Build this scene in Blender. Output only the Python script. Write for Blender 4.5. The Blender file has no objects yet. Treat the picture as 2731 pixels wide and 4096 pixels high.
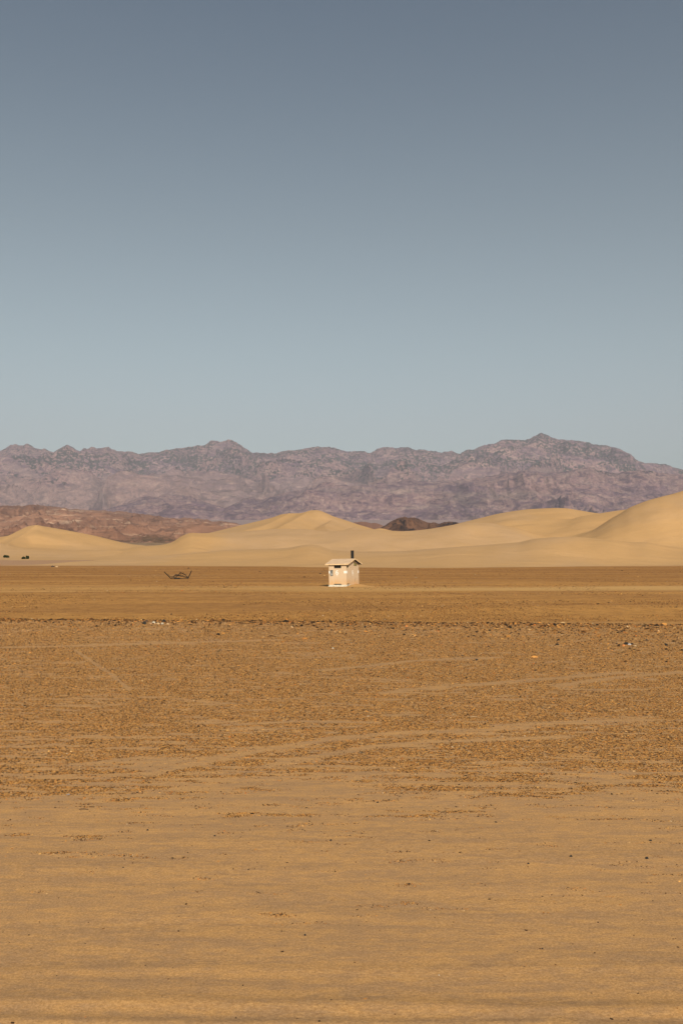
import bpy, bmesh, math, random
import numpy as np
from mathutils import Vector, noise as mnoise
R = math.radians
S = bpy.context.scene
C = S.collection

# ------------------------------------------------------------------ camera
F = 3983.0; CX, CY = 1365.5, 2048.0        # focal length and centre in photo pixels
HOR = 2235.0; CAMH = 3.34
PITCH = math.atan((HOR - CY) / F)
cam = bpy.data.cameras.new('camera'); camo = bpy.data.objects.new('camera', cam); C.objects.link(camo)
camo.location = (0, 0, CAMH); camo.rotation_euler = (R(90) + PITCH, 0, 0)
cam.sensor_fit = 'VERTICAL'; cam.sensor_height = 36.0; cam.lens = 36.0 * F / 4096
cam.clip_start = 0.1; cam.clip_end = 60000
cam.dof.use_dof = True; cam.dof.focus_distance = 110; cam.dof.aperture_fstop = 7.0
S.camera = camo
S.render.resolution_x = 682; S.render.resolution_y = 1024

# ------------------------------------------------------------------ sky and sun
SUN_EL, SUN_AZ = 30.0, 12.0      # elevation; degrees to the right of straight behind the camera
world = bpy.data.worlds.new('World'); S.world = world; world.use_nodes = True
wn = world.node_tree; wn.nodes.clear()
wo = wn.nodes.new('ShaderNodeOutputWorld'); bg = wn.nodes.new('ShaderNodeBackground')
sky = wn.nodes.new('ShaderNodeTexSky'); sky.sky_type = 'NISHITA'; sky.sun_disc = False
sd = Vector((math.sin(R(SUN_AZ)) * math.cos(R(SUN_EL)), -math.cos(R(SUN_AZ)) * math.cos(R(SUN_EL)), math.sin(R(SUN_EL))))
sky.sun_elevation = R(SUN_EL); sky.sun_rotation = math.atan2(sd.x, sd.y)
sky.altitude = 200; sky.air_density = 1.0; sky.dust_density = 2.2; sky.ozone_density = 1.0
hs = wn.nodes.new('ShaderNodeHueSaturation'); hs.inputs['Saturation'].default_value = 0.42
mx = wn.nodes.new('ShaderNodeMix'); mx.data_type = 'RGBA'; mx.blend_type = 'MULTIPLY'; mx.inputs[0].default_value = 1
mx.inputs[7].default_value = (1.0, 1.02, 1.0, 1)
wn.links.new(sky.outputs[0], hs.inputs['Color']); wn.links.new(hs.outputs[0], mx.inputs[6])
tcw = wn.nodes.new('ShaderNodeTexCoord'); sxw = wn.nodes.new('ShaderNodeSeparateXYZ'); crw = wn.nodes.new('ShaderNodeValToRGB')
wn.links.new(tcw.outputs['Generated'], sxw.inputs[0]); wn.links.new(sxw.outputs['Z'], crw.inputs[0])
cr = crw.color_ramp; cr.elements[0].position = 0.10; cr.elements[0].color = (1.03, 1.16, 1.12, 1); cr.elements[1].position = 0.55; cr.elements[1].color = (0.36, 0.55, 0.70, 1)
for p_, c_ in ((0.20, (0.89, 1.06, 1.04, 1)), (0.32, (0.70, 0.86, 0.88, 1)), (0.44, (0.51, 0.68, 0.77, 1))):
    e_ = cr.elements.new(p_); e_.color = c_
wn.links.new(crw.outputs[0], mx.inputs[7])
wn.links.new(mx.outputs[2], bg.inputs[0]); bg.inputs[1].default_value = 0.075
wn.links.new(bg.outputs[0], wo.inputs[0])
sun = bpy.data.lights.new('sun', 'SUN'); suno = bpy.data.objects.new('sun', sun); C.objects.link(suno)
sun.energy = 4.2; sun.angle = R(0.53); sun.color = (1.0, 0.86, 0.66)
suno.rotation_euler = sd.to_track_quat('Z', 'Y').to_euler(); suno.location = (5, -20, 30)
S.view_settings.view_transform = 'Standard'; S.view_settings.look = 'None'
S.view_settings.exposure = 0.2; S.view_settings.gamma = 1.0

# ------------------------------------------------------------------ helpers
rng = np.random.default_rng(7)
_perm = rng.permutation(4096)
_gx = np.cos(rng.random(4096) * 2 * np.pi); _ang = rng.random(4096) * 2 * np.pi
_gx, _gy = np.cos(_ang), np.sin(_ang)
def _h(i, j): return _perm[(_perm[i & 4095] + j) & 4095]
def pn(x, y, seed=0):
    x = np.asarray(x, float) + seed * 17.31; y = np.asarray(y, float) + seed * 9.77
    xi = np.floor(x).astype(np.int64); yi = np.floor(y).astype(np.int64)
    xf = x - xi; yf = y - yi
    u = xf**3 * (xf * (xf * 6 - 15) + 10); v = yf**3 * (yf * (yf * 6 - 15) + 10)
    def g(a, b, dx, dy):
        h = _h(a, b); return _gx[h] * dx + _gy[h] * dy
    n00 = g(xi, yi, xf, yf); n10 = g(xi + 1, yi, xf - 1, yf)
    n01 = g(xi, yi + 1, xf, yf - 1); n11 = g(xi + 1, yi + 1, xf - 1, yf - 1)
    return ((n00 * (1 - u) + n10 * u) * (1 - v) + (n01 * (1 - u) + n11 * u) * v) * 1.5
def fbm(x, y, oct=4, seed=0, gain=0.5):
    s = 0; a = 1
    for o in range(oct):
        s = s + a * pn(x * 2**o, y * 2**o, seed + o * 3); a *= gain
    return s
def ridged(x, y, oct=6, seed=0, gain=0.55):
    s = 0; a = 1; w = 1
    for o in range(oct):
        n = (1 - np.abs(pn(x * 2**o, y * 2**o, seed + o * 5)) * 1.6)
        n = np.clip(n, 0, 1)**2 * w; s = s + a * n; w = np.clip(n * 1.6, 0, 1); a *= gain
    return s
def sstep(a, b, x):
    t = np.clip((x - a) / (b - a), 0, 1); return t * t * (3 - 2 * t)
def pix(x, y):
    """photo pixel -> (X/Y, slope dz/dY) of its ray"""
    a = (np.asarray(x, float) - CX) / F; b = (CY - np.asarray(y, float)) / F
    dy = math.cos(PITCH) - b * math.sin(PITCH); dz = math.sin(PITCH) + b * math.cos(PITCH)
    return a / dy, dz / dy
def profile(pts):
    p = np.array(pts, float); t, s = pix(p[:, 0], p[:, 1]); return t, s
def smax(a, b, k):
    h = np.clip(0.5 + 0.5 * (a - b) / k, 0, 1); return b * (1 - h) + a * h + k * h * (1 - h)

BERM_T = (-0.36, 0.36); BERM_Y = (54.2, 48.9)
GY = np.array([-300, 0, 125, 300, 480, 900, 1500, 2500, 6000, 14000.])
GZ = np.array([0, 0, 0, 0.85, 3.3, 12, 27, 57, 237, 560.])
def bermY(t): return np.interp(t, (-0.8, 0.8), (57.5, 45.7)) + 0.5 * pn(t * 14, t * 0 + 3.3)
def ground_z(X, Y):
    X = np.asarray(X, float); Y = np.asarray(Y, float)
    z = np.interp(Y, GY, GZ)
    t = X / np.maximum(Y, 1)
    b = bermY(t); d = Y - b
    near = (Y > 0)
    z = z + near * (0.11 * np.exp(-(np.minimum(d, 0) / 5.0)**2) * (1 - sstep(0, 0.8, d)) - 0.07 * sstep(0, 2.0, d) * (1 - sstep(6, 22, d)))
    fade = 1 - sstep(110, 160, Y)
    z = z + fade * near * (0.012 * pn(X * 0.12, Y * 0.45, 3) + 0.004 * pn(X * 0.5, Y * 2.1, 5) + 0.003 * pn(X * .3 + Y * .2, Y * 3.4, 8))
    # long low wind ridges, stronger close by
    nb = (1 - sstep(14, 26, Y)) * near
    z = z + nb * (0.0045 * pn(X * 0.28 + 2, Y * 2.6 + X * .12, 11) + 0.006 * np.clip(pn(X * .8, Y * .8, 14), 0, 1) * pn(X * 4.5 + .5 * Y, Y * 9, 12))
    z = z + near * nb * 0.017 * (np.exp(-((Y - 7.62 + 0.035 * X + .06 * pn(X * .6, Y * 0, 31)) / 0.12)**2) + .8 * np.exp(-((Y - 7.3 + 0.03 * X + .05 * pn(X * .5, Y * 0, 32)) / 0.08)**2) + .5 * np.exp(-((Y - 8.3 - .02 * X + .07 * pn(X * .5, Y * 0, 33)) / 0.10)**2))
    mx_, my_ = X - 1.85, Y - 121.0
    al = mx_ * 0.407 + my_ * 0.914; ac = mx_ * 0.914 - my_ * 0.407
    z = z + 0.27 * np.exp(-np.abs(al / 2.0)**4 - (ac / 0.95)**2)
    far = sstep(150, 260, Y) * (1 - sstep(460, 500, Y))
    z = z + far * 0.12 * fbm(X * 0.02, Y * 0.03, 2, 21)
    return z
def on_ground(px, py):
    t, s = pix(px, py); Ys = np.concatenate([np.linspace(4, 60, 3000), np.linspace(60, 700, 4000)])
    z = CAMH + s * Ys - ground_z(t * Ys, Ys); k = int(np.argmax(z < 0)); Y = Ys[k]
    return float(t * Y), float(Y), float(ground_z(t * Y, Y))

def mesh_obj(name, V, Fq, mat, parent=None, smooth=False, cols=None):
    me = bpy.data.meshes.new(name)
    V = np.asarray(V, np.float32); Fq = np.asarray(Fq, np.int32); n = Fq.shape[1]
    me.vertices.add(len(V)); me.vertices.foreach_set('co', V.ravel())
    me.loops.add(Fq.size); me.loops.foreach_set('vertex_index', Fq.ravel())
    me.polygons.add(len(Fq)); me.polygons.foreach_set('loop_start', np.arange(len(Fq), dtype=np.int32) * n)
    try: me.polygons.foreach_set('loop_total', np.full(len(Fq), n, np.int32))
    except Exception: pass
    me.polygons.foreach_set('use_smooth', np.full(len(Fq), smooth))
    me.update(calc_edges=True)
    if cols is not None:
        a = me.attributes.new('tint', 'FLOAT_COLOR', 'POINT'); a.data.foreach_set('color', np.asarray(cols, np.float32).ravel())
    me.materials.append(mat)
    o = bpy.data.objects.new(name, me); C.objects.link(o)
    if parent: o.parent = parent
    return o
def grid_obj(name, X, Y, Z, mat, **k):
    r, c = X.shape; V = np.stack([X, Y, Z], -1).reshape(-1, 3)
    i = np.arange(r * c).reshape(r, c)
    Fq = np.stack([i[:-1, :-1], i[:-1, 1:], i[1:, 1:], i[1:, :-1]], -1).reshape(-1, 4)
    return mesh_obj(name, V, Fq, mat, smooth=True, **k)
def tag(o, label=None, cat=None, group=None, kind=None):
    if label: o['label'] = label
    if cat: o['category'] = cat
    if group: o['group'] = group
    if kind: o['kind'] = kind
    return o
def empty(name, loc, rz=0, **k):
    o = bpy.data.objects.new(name, None); C.objects.link(o); o.location = loc; o.rotation_euler = (0, 0, rz); tag(o, **k); return o
class MB:
    def __init__(s): s.bm = bmesh.new()
    def box(s, a, b, bev=0):
        vs = [s.bm.verts.new((x, y, z)) for x in (a[0], b[0]) for y in (a[1], b[1]) for z in (a[2], b[2])]
        for f in ((0, 1, 3, 2), (4, 6, 7, 5), (0, 4, 5, 1), (2, 3, 7, 6), (0, 2, 6, 4), (1, 5, 7, 3)): s.bm.faces.new([vs[i] for i in f])
        return s
    def prism(s, pts, d):
        """pts: 3D polygon, d: extrusion vector"""
        a = [s.bm.verts.new(p) for p in pts]; b = [s.bm.verts.new(Vector(p) + Vector(d)) for p in pts]; n = len(pts)
        s.bm.faces.new(a); s.bm.faces.new(b[::-1])
        for i in range(n): s.bm.faces.new((a[i], b[i], b[(i + 1) % n], a[(i + 1) % n]))
        return s
    def tube(s, p, q, r, r2=None, n=10, open_top=False):
        p, q = Vector(p), Vector(q); d = (q - p).normalized(); u = d.orthogonal().normalized(); v = d.cross(u); r2 = r if r2 is None else r2
        A = [s.bm.verts.new(p + (u * math.cos(k * 2 * math.pi / n) + v * math.sin(k * 2 * math.pi / n)) * r) for k in range(n)]
        B = [s.bm.verts.new(q + (u * math.cos(k * 2 * math.pi / n) + v * math.sin(k * 2 * math.pi / n)) * r2) for k in range(n)]
        for k in range(n): s.bm.faces.new((A[k], A[(k + 1) % n], B[(k + 1) % n], B[k]))
        s.bm.faces.new(A[::-1])
        if not open_top: s.bm.faces.new(B)
        return s
    def path(s, pts, r, n=8):
        for a, b in zip(pts[:-1], pts[1:]): s.tube(a, b, r, n=n)
        return s
    def build(s, name, mat, parent=None, smooth=False):
        bmesh.ops.recalc_face_normals(s.bm, faces=s.bm.faces)
        me = bpy.data.meshes.new(name); s.bm.to_mesh(me); s.bm.free(); me.materials.append(mat)
        if smooth:
            for p in me.polygons: p.use_smooth = True
        o = bpy.data.objects.new(name, me); C.objects.link(o)
        if parent: o.parent = parent
        return o

# ------------------------------------------------------------------ materials
class NT:
    def __init__(s, name, rough=0.9, spec=0.2):
        s.m = bpy.data.materials.new(name); s.m.use_nodes = True; s.t = s.m.node_tree
        s.b = s.t.nodes['Principled BSDF']; s.b.inputs['Roughness'].default_value = rough
        s.b.inputs['Specular IOR Level'].default_value = spec
        g = s.t.nodes.new('ShaderNodeNewGeometry'); s.pos = g.outputs['Position']; s.normal = g.outputs['Normal']
    def link(s, a, b):
        if isinstance(a, (int, float)): b.default_value = a
        elif isinstance(a, tuple): b.default_value = a if len(a) == 4 or len(b.default_value) == 3 else a + (1,)
        else: s.t.links.new(a, b)
    def obj(s): return s.t.nodes.new('ShaderNodeTexCoord').outputs['Object']
    def mapv(s, scale, rot=0, src=None, loc=(0, 0, 0)):
        n = s.t.nodes.new('ShaderNodeMapping'); s.t.links.new(src or s.pos, n.inputs[0]); n.inputs['Scale'].default_value = scale
        n.inputs['Rotation'].default_value = (0, 0, rot); n.inputs['Location'].default_value = loc
        return n.outputs[0]
    def noise(s, vec, scale, detail=4, rough=0.55, dist=0):
        n = s.t.nodes.new('ShaderNodeTexNoise'); s.t.links.new(vec, n.inputs['Vector']); n.inputs['Scale'].default_value = scale
        n.inputs['Detail'].default_value = detail; n.inputs['Roughness'].default_value = rough; n.inputs['Distortion'].default_value = dist
        return n.outputs['Fac']
    def voro(s, vec, scale, feature='F1', out='Distance', rnd=1):
        n = s.t.nodes.new('ShaderNodeTexVoronoi'); n.feature = feature; s.t.links.new(vec, n.inputs['Vector']); n.inputs['Scale'].default_value = scale
        return n.outputs[out]
    def ramp(s, fac, lo, hi, a=0.0, b=1.0):
        n = s.t.nodes.new('ShaderNodeMapRange'); n.interpolation_type = 'SMOOTHSTEP'; s.link(fac, n.inputs[0])
        n.inputs[1].default_value = lo; n.inputs[2].default_value = hi; n.inputs[3].default_value = a; n.inputs[4].default_value = b
        return n.outputs[0]
    def math(s, op, a, b=0.0):
        n = s.t.nodes.new('ShaderNodeMath'); n.operation = op; s.link(a, n.inputs[0]); s.link(b, n.inputs[1]); return n.outputs[0]
    def mix(s, f, a, b, mode='MIX'):
        n = s.t.nodes.new('ShaderNodeMix'); n.data_type = 'RGBA'; n.blend_type = mode
        s.link(f, n.inputs[0]); s.link(a, n.inputs[6]); s.link(b, n.inputs[7]); return n.outputs[2]
    def sep(s, v=None):
        n = s.t.nodes.new('ShaderNodeSeparateXYZ'); s.t.links.new(v or s.pos, n.inputs[0]); return n.outputs
    def bump(s, h, strength, dist, prev=None):
        n = s.t.nodes.new('ShaderNodeBump'); s.link(h, n.inputs['Height']); n.inputs['Strength'].default_value = strength; n.inputs['Distance'].default_value = dist
        if prev is not None: s.t.links.new(prev, n.inputs['Normal'])
        s.t.links.new(n.outputs[0], s.b.inputs['Normal']); return n.outputs[0]
    def color(s, c): s.link(c, s.b.inputs['Base Color']); return s
def c(r, g, b):   # sRGB 0-255 -> linear
    f = lambda v: (v / 255 / 12.92) if v / 255 <= 0.04045 else ((v / 255 + 0.055) / 1.055)**2.4
    return (f(r), f(g), f(b), 1.0)

def simple(name, col, rough=0.7, var=0.15, scale=6.0, metal=0, spec=0.3):
    n = NT(name, rough, spec); v = n.noise(n.obj(), scale, 5)
    n.color(n.mix(n.ramp(v, 0.3, 0.7), tuple(x * (1 - var) for x in col[:3]) + (1,), tuple(min(1, x * (1 + var)) for x in col[:3]) + (1,)))
    n.b.inputs['Metallic'].default_value = metal
    return n.m

SAND_G = (0.60, 0.365, 0.165, 1); SAND_P = (0.56, 0.375, 0.225, 1)
def ground_mat():
    n = NT('desert_ground', 0.95, 0.1)
    sx, sy, sz = n.sep()
    # fine sand body: golden and pinkish patches drawn out across the view by the wind
    streak = n.noise(n.mapv((0.7, 3.2, 1), 0.06), 1.0, 6, 0.68, 0.5)
    streak2 = n.noise(n.mapv((3.6, 11, 1), -0.05), 1.0, 5, 0.7, 0.5)
    mot = n.noise(n.pos, 7.0, 5, 0.7)
    f = n.math('ADD', n.math('MULTIPLY', streak, 0.40), n.math('ADD', n.math('MULTIPLY', streak2, 0.38), n.math('MULTIPLY', mot, 0.22)))
    sand = n.mix(n.ramp(f, 0.41, 0.60), (0.475, 0.288, 0.145, 1), (0.645, 0.367, 0.146, 1))
    grain = n.noise(n.pos, 42, 5, 0.85)
    sand = n.mix(n.ramp(grain, 0.36, 0.64), n.mix(1.0, sand, (0.70, 0.66, 0.62, 1), 'MULTIPLY'), n.mix(1.0, sand, (1.07, 1.07, 1.08, 1), 'MULTIPLY'))
    # pebbly desert floor
    p1 = n.voro(n.pos, 26, out='Color'); ps = n.sep(p1)
    peb = n.mix(n.ramp(ps[0], 0.25, 0.55), (0.10, 0.042, 0.013, 1), (0.60, 0.292, 0.072, 1))
    peb = n.mix(n.ramp(ps[1], 0.86, 0.95), peb, (0.55, 0.40, 0.24, 1))
    p2 = n.voro(n.pos, 7.5, out='Color'); qs = n.sep(p2)
    peb2 = n.mix(n.ramp(qs[0], 0.3, 0.6), (0.12, 0.060, 0.026, 1), (0.54, 0.285, 0.10, 1))
    peb2 = n.mix(n.ramp(qs[1], 0.88, 0.95), peb2, (0.52, 0.38, 0.24, 1))
    p3 = n.voro(n.mapv((1, 0.6, 1)), 2.2, out='Color'); rs = n.sep(p3)
    farf = n.ramp(sy, 35, 75)
    peb = n.mix(farf, peb, peb2)
    peb = n.mix(n.math('MULTIPLY', n.ramp(rs[0], 0.15, 0.10), n.ramp(sy, 50, 90, 0, .5)), peb, (0.10, 0.065, 0.04, 1))
    # where pebbles lie (bands), by distance along the flat
    band = n.noise(n.mapv((0.22, 0.9, 1), 0.05, loc=(3, 7, 0)), 1.0, 7, 0.68, 0.5)
    bandf = n.noise(n.mapv((0.03, 0.12, 1), 0.02), 1.0, 5, 0.6, 0.4)
    dens = n.math('ADD', n.ramp(sy, 9.5, 17, -0.34, 0.10), n.math('MULTIPLY', n.math('SUBTRACT', n.math('ADD', n.math('MULTIPLY', band, 0.6), n.math('MULTIPLY', bandf, 0.4)), 0.5), 2.2))
    dens = n.math('ADD', dens, n.ramp(sy, 52, 60, 0, 0.06))
    at = n.t.nodes.new('ShaderNodeAttribute'); at.attribute_name = 'tint'; ats = n.sep(at.outputs['Color'])
    dens = n.mix(n.ramp(sy, 48, 52), n.math('SUBTRACT', n.math('MULTIPLY', ats[0], 0.75), 0.35), dens)
    dens = n.sep(dens)[0]
    sc = n.noise(n.pos, 24, 3, 0.8)
    m = n.ramp(n.math('ADD', dens, n.math('MULTIPLY', n.math('SUBTRACT', sc, 0.5), 1.2)), -0.05, 0.22, 0, 0.66)
    floor_ = n.mix(m, sand, peb)
    # the flat beyond the rocky edge: redder, crusted
    far = n.ramp(sy, 50, 56)
    crust = n.mix(n.ramp(bandf, 0.35, 0.65), (0.41, 0.190, 0.048, 1), (0.62, 0.310, 0.078, 1))
    crust = n.mix(n.ramp(n.noise(n.mapv((0.9, 0.5, 1)), 1.0, 9, 0.8), 0.38, 0.60), n.mix(1, crust, (0.66, 0.62, 0.58, 1), 'MULTIPLY'), crust)
    floor_ = n.mix(n.math('MULTIPLY', far, 0.72), floor_, crust)
    floor_ = n.mix(n.ramp(sy, 128, 165, 0, 0.75), floor_, n.mix(1.0, floor_, (0.80, 0.76, 0.74, 1), 'MULTIPLY'))
    wl = n.math('ADD', sy, n.math('MULTIPLY', n.math('SUBTRACT', n.noise(n.mapv((0.04, 0.12, 1)), 1.0, 7, 0.7), 0.5), 26))
    hl = n.math('MULTIPLY', n.ramp(wl, 98, 110), n.ramp(wl, 124, 114)); floor_ = n.mix(n.math('MULTIPLY', hl, n.ramp(sx, -20, 15, 0.35, 0.75)), floor_, (0.62, 0.375, 0.145, 1))
    # pale sandy drift lanes crossing the flat by the hut
    lane = n.math('MULTIPLY', n.ramp(n.noise(n.mapv((0.012, 0.11, 1), 0.01, loc=(0, 2.3, 0)), 1.0, 6, 0.65, 0.5), 0.52, 0.66), n.ramp(sy, 80, 100))
    floor_ = n.mix(n.math('MULTIPLY', lane, 0.35), floor_, (0.62, 0.37, 0.155, 1))
    # pinkish pan at the foot of the dunes
    pan = n.ramp(sy, 300, 340)
    floor_ = n.mix(n.math('MULTIPLY', pan, 0.85), floor_, n.mix(n.noise(n.mapv((.1, .1, 1)), 1, 8, .8), (0.36, 0.215, 0.13, 1), (0.52, 0.32, 0.19, 1)))
    # remote scrubby fans, stony and mauve farther out
    fan = n.ramp(sy, 800, 1000)
    scr = n.noise(n.mapv((0.05, 0.02, 1)), 1.0, 6, 0.8)
    floor_ = n.mix(fan, floor_, n.mix(n.ramp(scr, 0.42, 0.55), (0.20, 0.135, 0.07, 1), (0.34, 0.215, 0.13, 1)))
    floor_ = n.mix(n.ramp(sy, 1800, 3000), floor_, n.mix(scr, (0.26, 0.18, 0.18, 1), (0.42, 0.30, 0.27, 1)))
    n.color(floor_)
    b = n.bump(n.noise(n.pos, 38, 6, 0.8), 0.8, 0.010)
    b = n.bump(n.math('MULTIPLY', n.noise(n.pos, 9, 6, 0.75), n.ramp(sy, 12, 30, 0.12, 1)), 0.9, 0.05, b)
    b = n.bump(n.math('MULTIPLY', n.voro(n.pos, 6), n.ramp(sy, 40, 60)), 0.7, 0.06, b)
    return n.m
def sand_mat():
    n = NT('dune_sand', 0.95, 0.08)
    big = n.noise(n.mapv((0.010, 0.006, 0.02)), 1.0, 4, 0.55, 0.6)
    sx, sy, sz = n.sep()
    big = n.math('ADD', big, n.ramp(sy, 345, 420, 0.09, -0.05)); big = n.math('ADD', big, n.ramp(sy, 470, 600, 0, 0.08))
    base = n.mix(n.ramp(big, 0.38, 0.62), (0.50, 0.318, 0.172, 1), (0.53, 0.318, 0.142, 1))
    fine = n.noise(n.mapv((0.10, 0.05, 0.1)), 1.0, 6, 0.7)
    base = n.mix(n.ramp(fine, 0.3, 0.7, 0, 0.35), base, (0.44, 0.275, 0.125, 1))
    n.color(base)
    b = n.bump(n.noise(n.mapv((0.03, 0.05, 0.05)), 1.0, 5, 0.55, 0.5), 0.5, 2.0)
    n.bump(n.noise(n.mapv((0.3, 1.0, 0.3)), 1.0, 4, 0.6), 0.35, 0.35, b)
    return n.m
def mountain_mat(name, paleband):
    n = NT(name, 0.95, 0.1)
    sx, sy, sz = n.sep()
    big = n.noise(n.mapv((0.0011, 0.0011, 0.003), 0.4), 1.0, 6, 0.6, 1.2)
    mid = n.noise(n.mapv((0.010, 0.006, 0.018), 0.5), 1.0, 9, 0.72, 1.1)
    fin = n.noise(n.mapv((0.045, 0.02, 0.07)), 1.0, 6, 0.78)
    lay = n.noise(n.mapv((0.003, 0.003, 0.02), 0.3), 1.0, 8, 0.7, 1.5)
    rock = n.mix(n.ramp(big, 0.43, 0.57), (0.285, 0.182, 0.222, 1), (0.46, 0.285, 0.265, 1))
    rock = n.mix(n.ramp(lay, 0.42, 0.62, 0, 0.6), rock, (0.54, 0.36, 0.315, 1))
    rock = n.mix(n.ramp(mid, 0.53, 0.60, 0, 0.75), rock, (0.64, 0.46, 0.38, 1))
    rock = n.mix(n.ramp(mid, 0.49, 0.42, 0, 0.85), rock, (0.16, 0.10, 0.135, 1))
    rock = n.mix(n.ramp(fin, 0.38, 0.56, 0.48, 0), rock, (0.13, 0.09, 0.11, 1))
    rock = n.mix(n.ramp(fin, 0.60, 0.72, 0, 0.4), rock, (0.55, 0.42, 0.36, 1))
    rock = n.mix(1.0, rock, (0.80, 0.77, 0.83, 1), 'MULTIPLY')
    # scrub and trees speckled over the high slopes
    alt = n.math('ADD', sz, n.math('MULTIPLY', n.math('SUBTRACT', big, 0.5), 1300.0))
    sp = n.noise(n.mapv((0.036, 0.014, 0.040)), 1.0, 2, 0.6)
    patch = n.noise(n.mapv((0.0022, 0.0015, 0.005), loc=(5, 1, 3)), 1.0, 5, 0.6)
    dens = n.math('MULTIPLY', n.ramp(alt, 760, 1000), n.ramp(patch, 0.40, 0.56, 0.15, 1))
    thr = n.math('ADD', sp, n.math('MULTIPLY', dens, 0.14))
    rock = n.mix(n.math('MULTIPLY', n.ramp(thr, 0.60, 0.64, 0, 1), n.ramp(dens, 0.02, 0.2)), rock, (0.055, 0.055, 0.050, 1))
    if paleband:
        pb = n.math('MULTIPLY', n.ramp(alt, 860, 720), n.ramp(mid, 0.62, 0.45, 0.2, 0.55)); rock = n.mix(n.math('MULTIPLY', pb, 0.6), rock, (0.40, 0.285, 0.235, 1))
    # pale gravel aprons low down
    pale = n.math('MULTIPLY', n.ramp(sz, 700, 350), n.ramp(n.noise(n.mapv((0.0008, 0.0012, 0.006), loc=(1, 4, 2)), 1.0, 5, 0.6, 0.6), 0.54, 0.66))
    rock = n.mix(n.math('MULTIPLY', pale, 0.6), rock, (0.46, 0.35, 0.30, 1))
    n.color(rock)
    b = n.bump(n.noise(n.mapv((0.010, 0.008, 0.012)), 1.0, 9, 0.75, 0.5), 1.0, 50)
    return n.m
def foothill_mat():
    n = NT('foothill_rock', 0.95, 0.1)
    sx, sy, sz = n.sep()
    big = n.noise(n.mapv((0.004, 0.003, 0.02), 0.15), 1.0, 6, 0.6, 0.9)
    st = n.noise(n.mapv((0.009, 0.005, 0.085)), 1.0, 7, 0.66, 0.7)
    k = n.mix(n.ramp(big, 0.36, 0.64), (0.215, 0.108, 0.070, 1), (0.33, 0.175, 0.115, 1))
    k = n.mix(n.ramp(st, 0.56, 0.66, 0, 0.75), k, (0.62, 0.42, 0.29, 1))
    k = n.mix(n.ramp(st, 0.44, 0.34, 0, 0.7), k, (0.10, 0.055, 0.038, 1))
    low = n.ramp(sz, 50, 36)
    k = n.mix(n.math('MULTIPLY', low, n.ramp(n.noise(n.mapv((0.02, 0.012, .05)), 1.0, 6, 0.75), 0.45, 0.56)), k, (0.15, 0.09, 0.055, 1))
    n.color(k)
    n.bump(n.noise(n.mapv((0.03, 0.02, 0.04)), 1.0, 8, 0.7), 0.9, 10)
    return n.m
def dark_rock_mat():
    n = NT('dark_hill_rock', 0.9, 0.15)
    big = n.noise(n.mapv((0.02, 0.015, 0.04)), 1.0, 7, 0.7, 0.8)
    k = n.mix(n.ramp(big, 0.40, 0.52), (0.032, 0.020, 0.018, 1), (0.17, 0.085, 0.05, 1))
    k = n.mix(n.ramp(big, 0.56, 0.68), k, (0.34, 0.19, 0.10, 1))
    n.color(k); n.bump(n.noise(n.mapv((0.05, 0.04, 0.05)), 1.0, 8, 0.7), 1.0, 8)
    return n.m
def tint_mat(name, rough=0.85):
    n = NT(name, rough, 0.2)
    a = n.t.nodes.new('ShaderNodeAttribute'); a.attribute_name = 'tint'
    n.color(a.outputs['Color']); return n.m
M_MTN2 = mountain_mat('front_mountain_rock', False)
M_GROUND, M_SAND, M_MTN, M_FOOT, M_DARK = ground_mat(), sand_mat(), mountain_mat('mountain_rock', True), foothill_mat(), dark_rock_mat()

def lane(X, Y, pts, w):
    """wheel-track style sandy lane; 1 inside"""
    P = np.array([on_ground(*p)[:2] for p in pts]); best = np.full(X.shape, 1e9)
    for a, b in zip(P[:-1], P[1:]):
        ab = b - a; v = np.clip(((X - a[0]) * ab[0] + (Y - a[1]) * ab[1]) / (ab @ ab), 0, 1)
        best = np.minimum(best, np.hypot(X - a[0] - v * ab[0], Y - a[1] - v * ab[1]))
    return np.clip(1.3 - best / w, 0, 1)
def pebble_mask(X, Y):
    st = 0.30 * pn(X * 0.30 + 0.05 * Y, Y * 1.5, 71) + 0.50 * pn(X * 0.7, Y * 3.6 + X * .15, 73) + 0.18 * pn(X * 0.10, Y * 0.42, 75) + 0.50 * pn(X * 2.4, Y * 8.5 - X * .2, 77)
    bias = np.interp(Y, [5, 8.5, 10, 11.5, 13.5, 15.5, 18, 30, 55], [-1.0, -.95, -.72, -.52, -0.26, 0.08, 0.30, 0.38, 0.34])
    d = sstep(-0.28, 0.42, st + bias)
    for pts, w in (([(560,3070),(640,3085),(950,3020),(1150,2985),(1350,2952),(1560,2935),(1800,2925),(2100,2912)], .30), ([(1100,3060),(1300,3020),(1500,2985),(1720,2968),(1900,2962),(2250,2948)], .26),
                   ([(300,3060),(560,3030),(700,3040)], .2), ([(2000,2905),(2200,2893),(2560,2880)], .34), ([(1540,2770),(1800,2745),(2100,2722),(2500,2690)], .42), ([(2250,2740),(2500,2705),(2731,2690)], .36), ([(300,2600),(450,2700),(520,2760)], .10), ([(2190,3105),(2450,3108)], .14), ([(0,2590),(500,2578),(1100,2560)], .5), ([(900,2900),(1200,2885),(1500,2890)], .22), ([(1300,2680),(1700,2640),(2000,2630)], .4)):
        wv = 0.78 * w * (1 + 0.45 * pn(X * 1.3, Y * 1.3, 88))
        d = d * (1 - 0.95 * lane(X, Y, pts, wv))
    return d
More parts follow.
